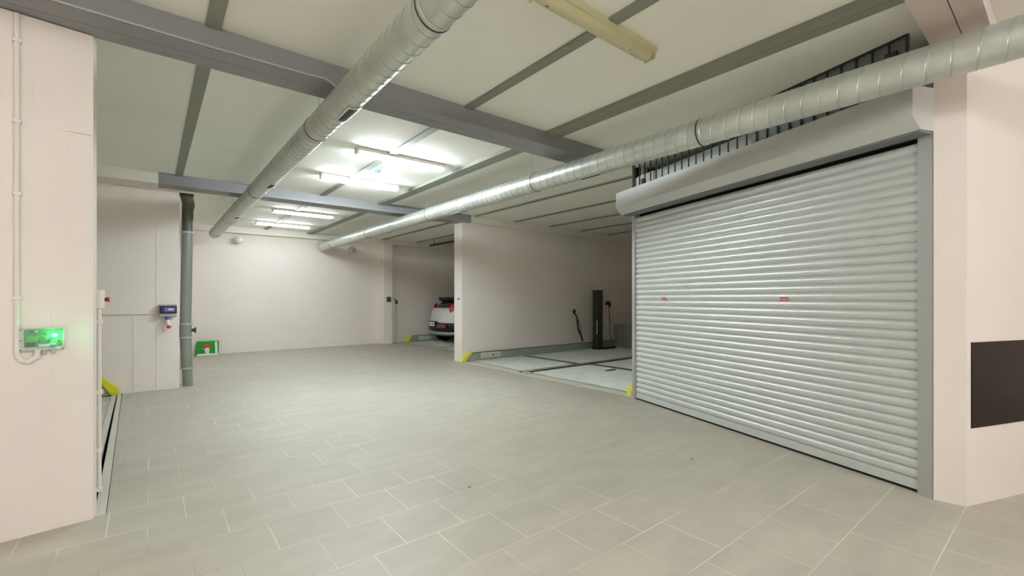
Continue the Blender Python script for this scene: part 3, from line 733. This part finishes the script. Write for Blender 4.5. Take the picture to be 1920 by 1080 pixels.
# ------------------------------------------------------------ back wall things
def spot(x, y, z, label):
    e = empty('wall_spotlight', (x, y, z), 0, label, 'wall light', 'round lights on the back wall')
    bm = B(); tube(bm, [(0, 0, 0), (0, -.03, 0)], .055, 20); finish('base', bm, M_grey, e, True)
    bm = B(); tube(bm, [(0, -.02, 0), (-.01, -.06, -.01)], .02, 12); finish('arm', bm, M_grey, e, True)
    bm = B(); bmesh.ops.create_uvsphere(bm, u_segments=24, v_segments=14, radius=.10, matrix=Matrix.Translation((-.02, -.13, -.01))@Matrix.Diagonal((1.15, 1, 1, 1)))
    finish('globe', bm, M_white if 'left' in label else M_silver, e, True)
spot(1.9, 14.40, 3.10, 'white round light high on the back wall beside the left duct end')
spot(4.98, 14.40, 3.02, 'silvery round light high on the back wall under the right duct end')
sw = empty('wall_switch', (.80, 14.33, 0), 0, 'white light switch on the narrow pilaster behind the drain pipe', 'switch', 'wall switches')
bm = B(); box(bm, -.05, .05, -.03, 0, 1.43, 1.60, bev=.005); finish('switch_plate', bm, M_white, sw)
bm = B(); box(bm, -.03, .03, -.036, -.029, 1.46, 1.57, bev=.003); finish('rocker', bm, M_grey, sw)
sw = empty('wall_switch', (6.11, 14.12, 0), 0, 'dark square double switch on the column beside the far bay', 'switch', 'wall switches')
bm = B(); box(bm, -.075, .075, -.02, 0, 1.38, 1.54, bev=.004); finish('switch_plate', bm, M_platg, sw)
for i in (-1, 1):
    for j in (1.42, 1.495):
        bm = B(); box(bm, i*.034-.028, i*.034+.028, -.027, -.019, j-.028, j+.028, bev=.003); finish('rocker', bm, mat('rocker_brown%d%d' % (i, j*1000), (92, 84, 74), .5), sw)
ks = empty('key_switch', (6.52, 14.45, 0), 0, 'small dark key switch with thin cable on the back wall before the white car', 'switch')
bm = B(); box(bm, -.035, .035, -.05, 0, 1.30, 1.42, bev=.01); finish('switch_body', bm, M_platg, ks)
bm = B(); tube(bm, [(-.04, -.03, 1.42), (-.06, -.05, 1.47), (-.08, -.04, 1.48)], .018, 10); finish('lever', bm, M_black, ks, True)
bm = B(); tube(bm, [(-.01, -.012, 1.30), (-.01, -.012, .02)], .010, 8); finish('cable', bm, M_grey, ks, True)
bm = B(); tube(bm, [(5.683, 9.10, 1.49), (5.66, 9.10, 1.49), (5.655, 9.06, 1.47)], .012, 8)
tag(finish('wall_hook', bm, M_platg, smooth=True), 'small metal hook on the white end of the divider wall', 'hook')

# green fruit-carton like box on the floor by the back wall
cb = empty('carton', (1.17, 14.22, 0), -.12, 'green cardboard carton with red and white print on the floor by the back wall', 'carton')
M_cg = mat('carton_green', (18, 150, 34), .45, var=.1, scale=20)
M_cw = mat('carton_white', (222, 232, 216), .5)
M_cr = mat('carton_red', (224, 44, 34), .45)
bm = B(); box(bm, -.24, .24, -.10, .10, 0.0, .37, bev=.003); bd = finish('carton_body', bm, M_cg, cb)
bm = B(); box(bm, -.235, .235, -.103, -.099, .004, .055); finish('white_band', bm, M_cw, bd)
bm = B(); prism(bm, [(.16, .05), (.15, .36), (.205, .366), (.215, .05)], -.1035, -.0995, axis='y'); finish('white_stripe', bm, M_cw, bd)
bm = B()
pts = [(.075*math.cos(a)*(1.15 if math.cos(a) > 0 else 1)-.02, .235+.06*math.sin(a)) for a in [2*PI*k/20 for k in range(20)]]
prism(bm, pts, -.1045, -.0995, axis='y'); finish('red_print', bm, M_cr, bd)
bm = B(); prism(bm, [(-.075, .175), (-.03, .205), (.0, .215), (.03, .19), (.035, .14), (.02, .09), (.045, .04), (-.035, .04), (-.06, .1), (-.06, .15), (-.12, .19)], -.1055, -.0995, axis='y'); finish('white_print', bm, M_cw, bd)
bm = B(); box(bm, .241, .243, -.09, .09, .02, .35); finish('side_print', bm, M_cw, bd)

# hanging acrylic sign between the lit lamps
hs = empty('hanging_sign', (2.62, 6.4, ZC), 0, 'small clear hanging sign with pale blue pictogram between the lit lamps', 'sign')
M_sb = mat('pale_blue_print', (150, 190, 206), .4)
M_acr = mat('clear_acrylic', (230, 240, 242), .08, alpha=.3)
bm = B(); box(bm, -.004, .004, -.17, .17, -.30, -.04); bdy = finish('acrylic_panel', bm, M_acr, hs)
bm = B()
for a0, a1, b0, b1 in ((-.17, .17, -.06, -.04), (-.17, .17, -.30, -.285), (-.17, -.155, -.285, -.06), (.155, .17, -.285, -.06)):
    box(bm, -.006, .006, a0, a1, b0, b1)
finish('print_border', bm, M_sb, bdy)
bm = B()
box(bm, -.0065, .0065, -.07, .05, -.10, -.08); box(bm, -.0065, .0065, -.07, -.05, -.26, -.08); box(bm, -.0065, .0065, .03, .05, -.26, -.08); box(bm, -.0065, .0065, -.03, .01, -.2, -.14)
finish('pictogram', bm, M_sb, bdy)
for yy in (-.12, .12):
    bm = B(); tube(bm, [(0, yy, -.045), (0, yy, 0)], .003, 6); finish('hanger_wire', bm, M_grey, hs)

# specks of dirt on the floor
for (x, y, r_, lab) in ((1.97, 3.0, .012, 'tiny dark speck lying on the tiles in the middle of the floor'), (3.93, 2.23, .014, 'small dark chip on the floor nearer the roller shutter')):
    bm = B(); bmesh.ops.create_uvsphere(bm, u_segments=8, v_segments=6, radius=r_, matrix=Matrix.Translation((x, y, .003))@Matrix.Diagonal((1, .8, .3, 1)))
    tag(finish('debris', bm, M_stain), lab, 'debris')
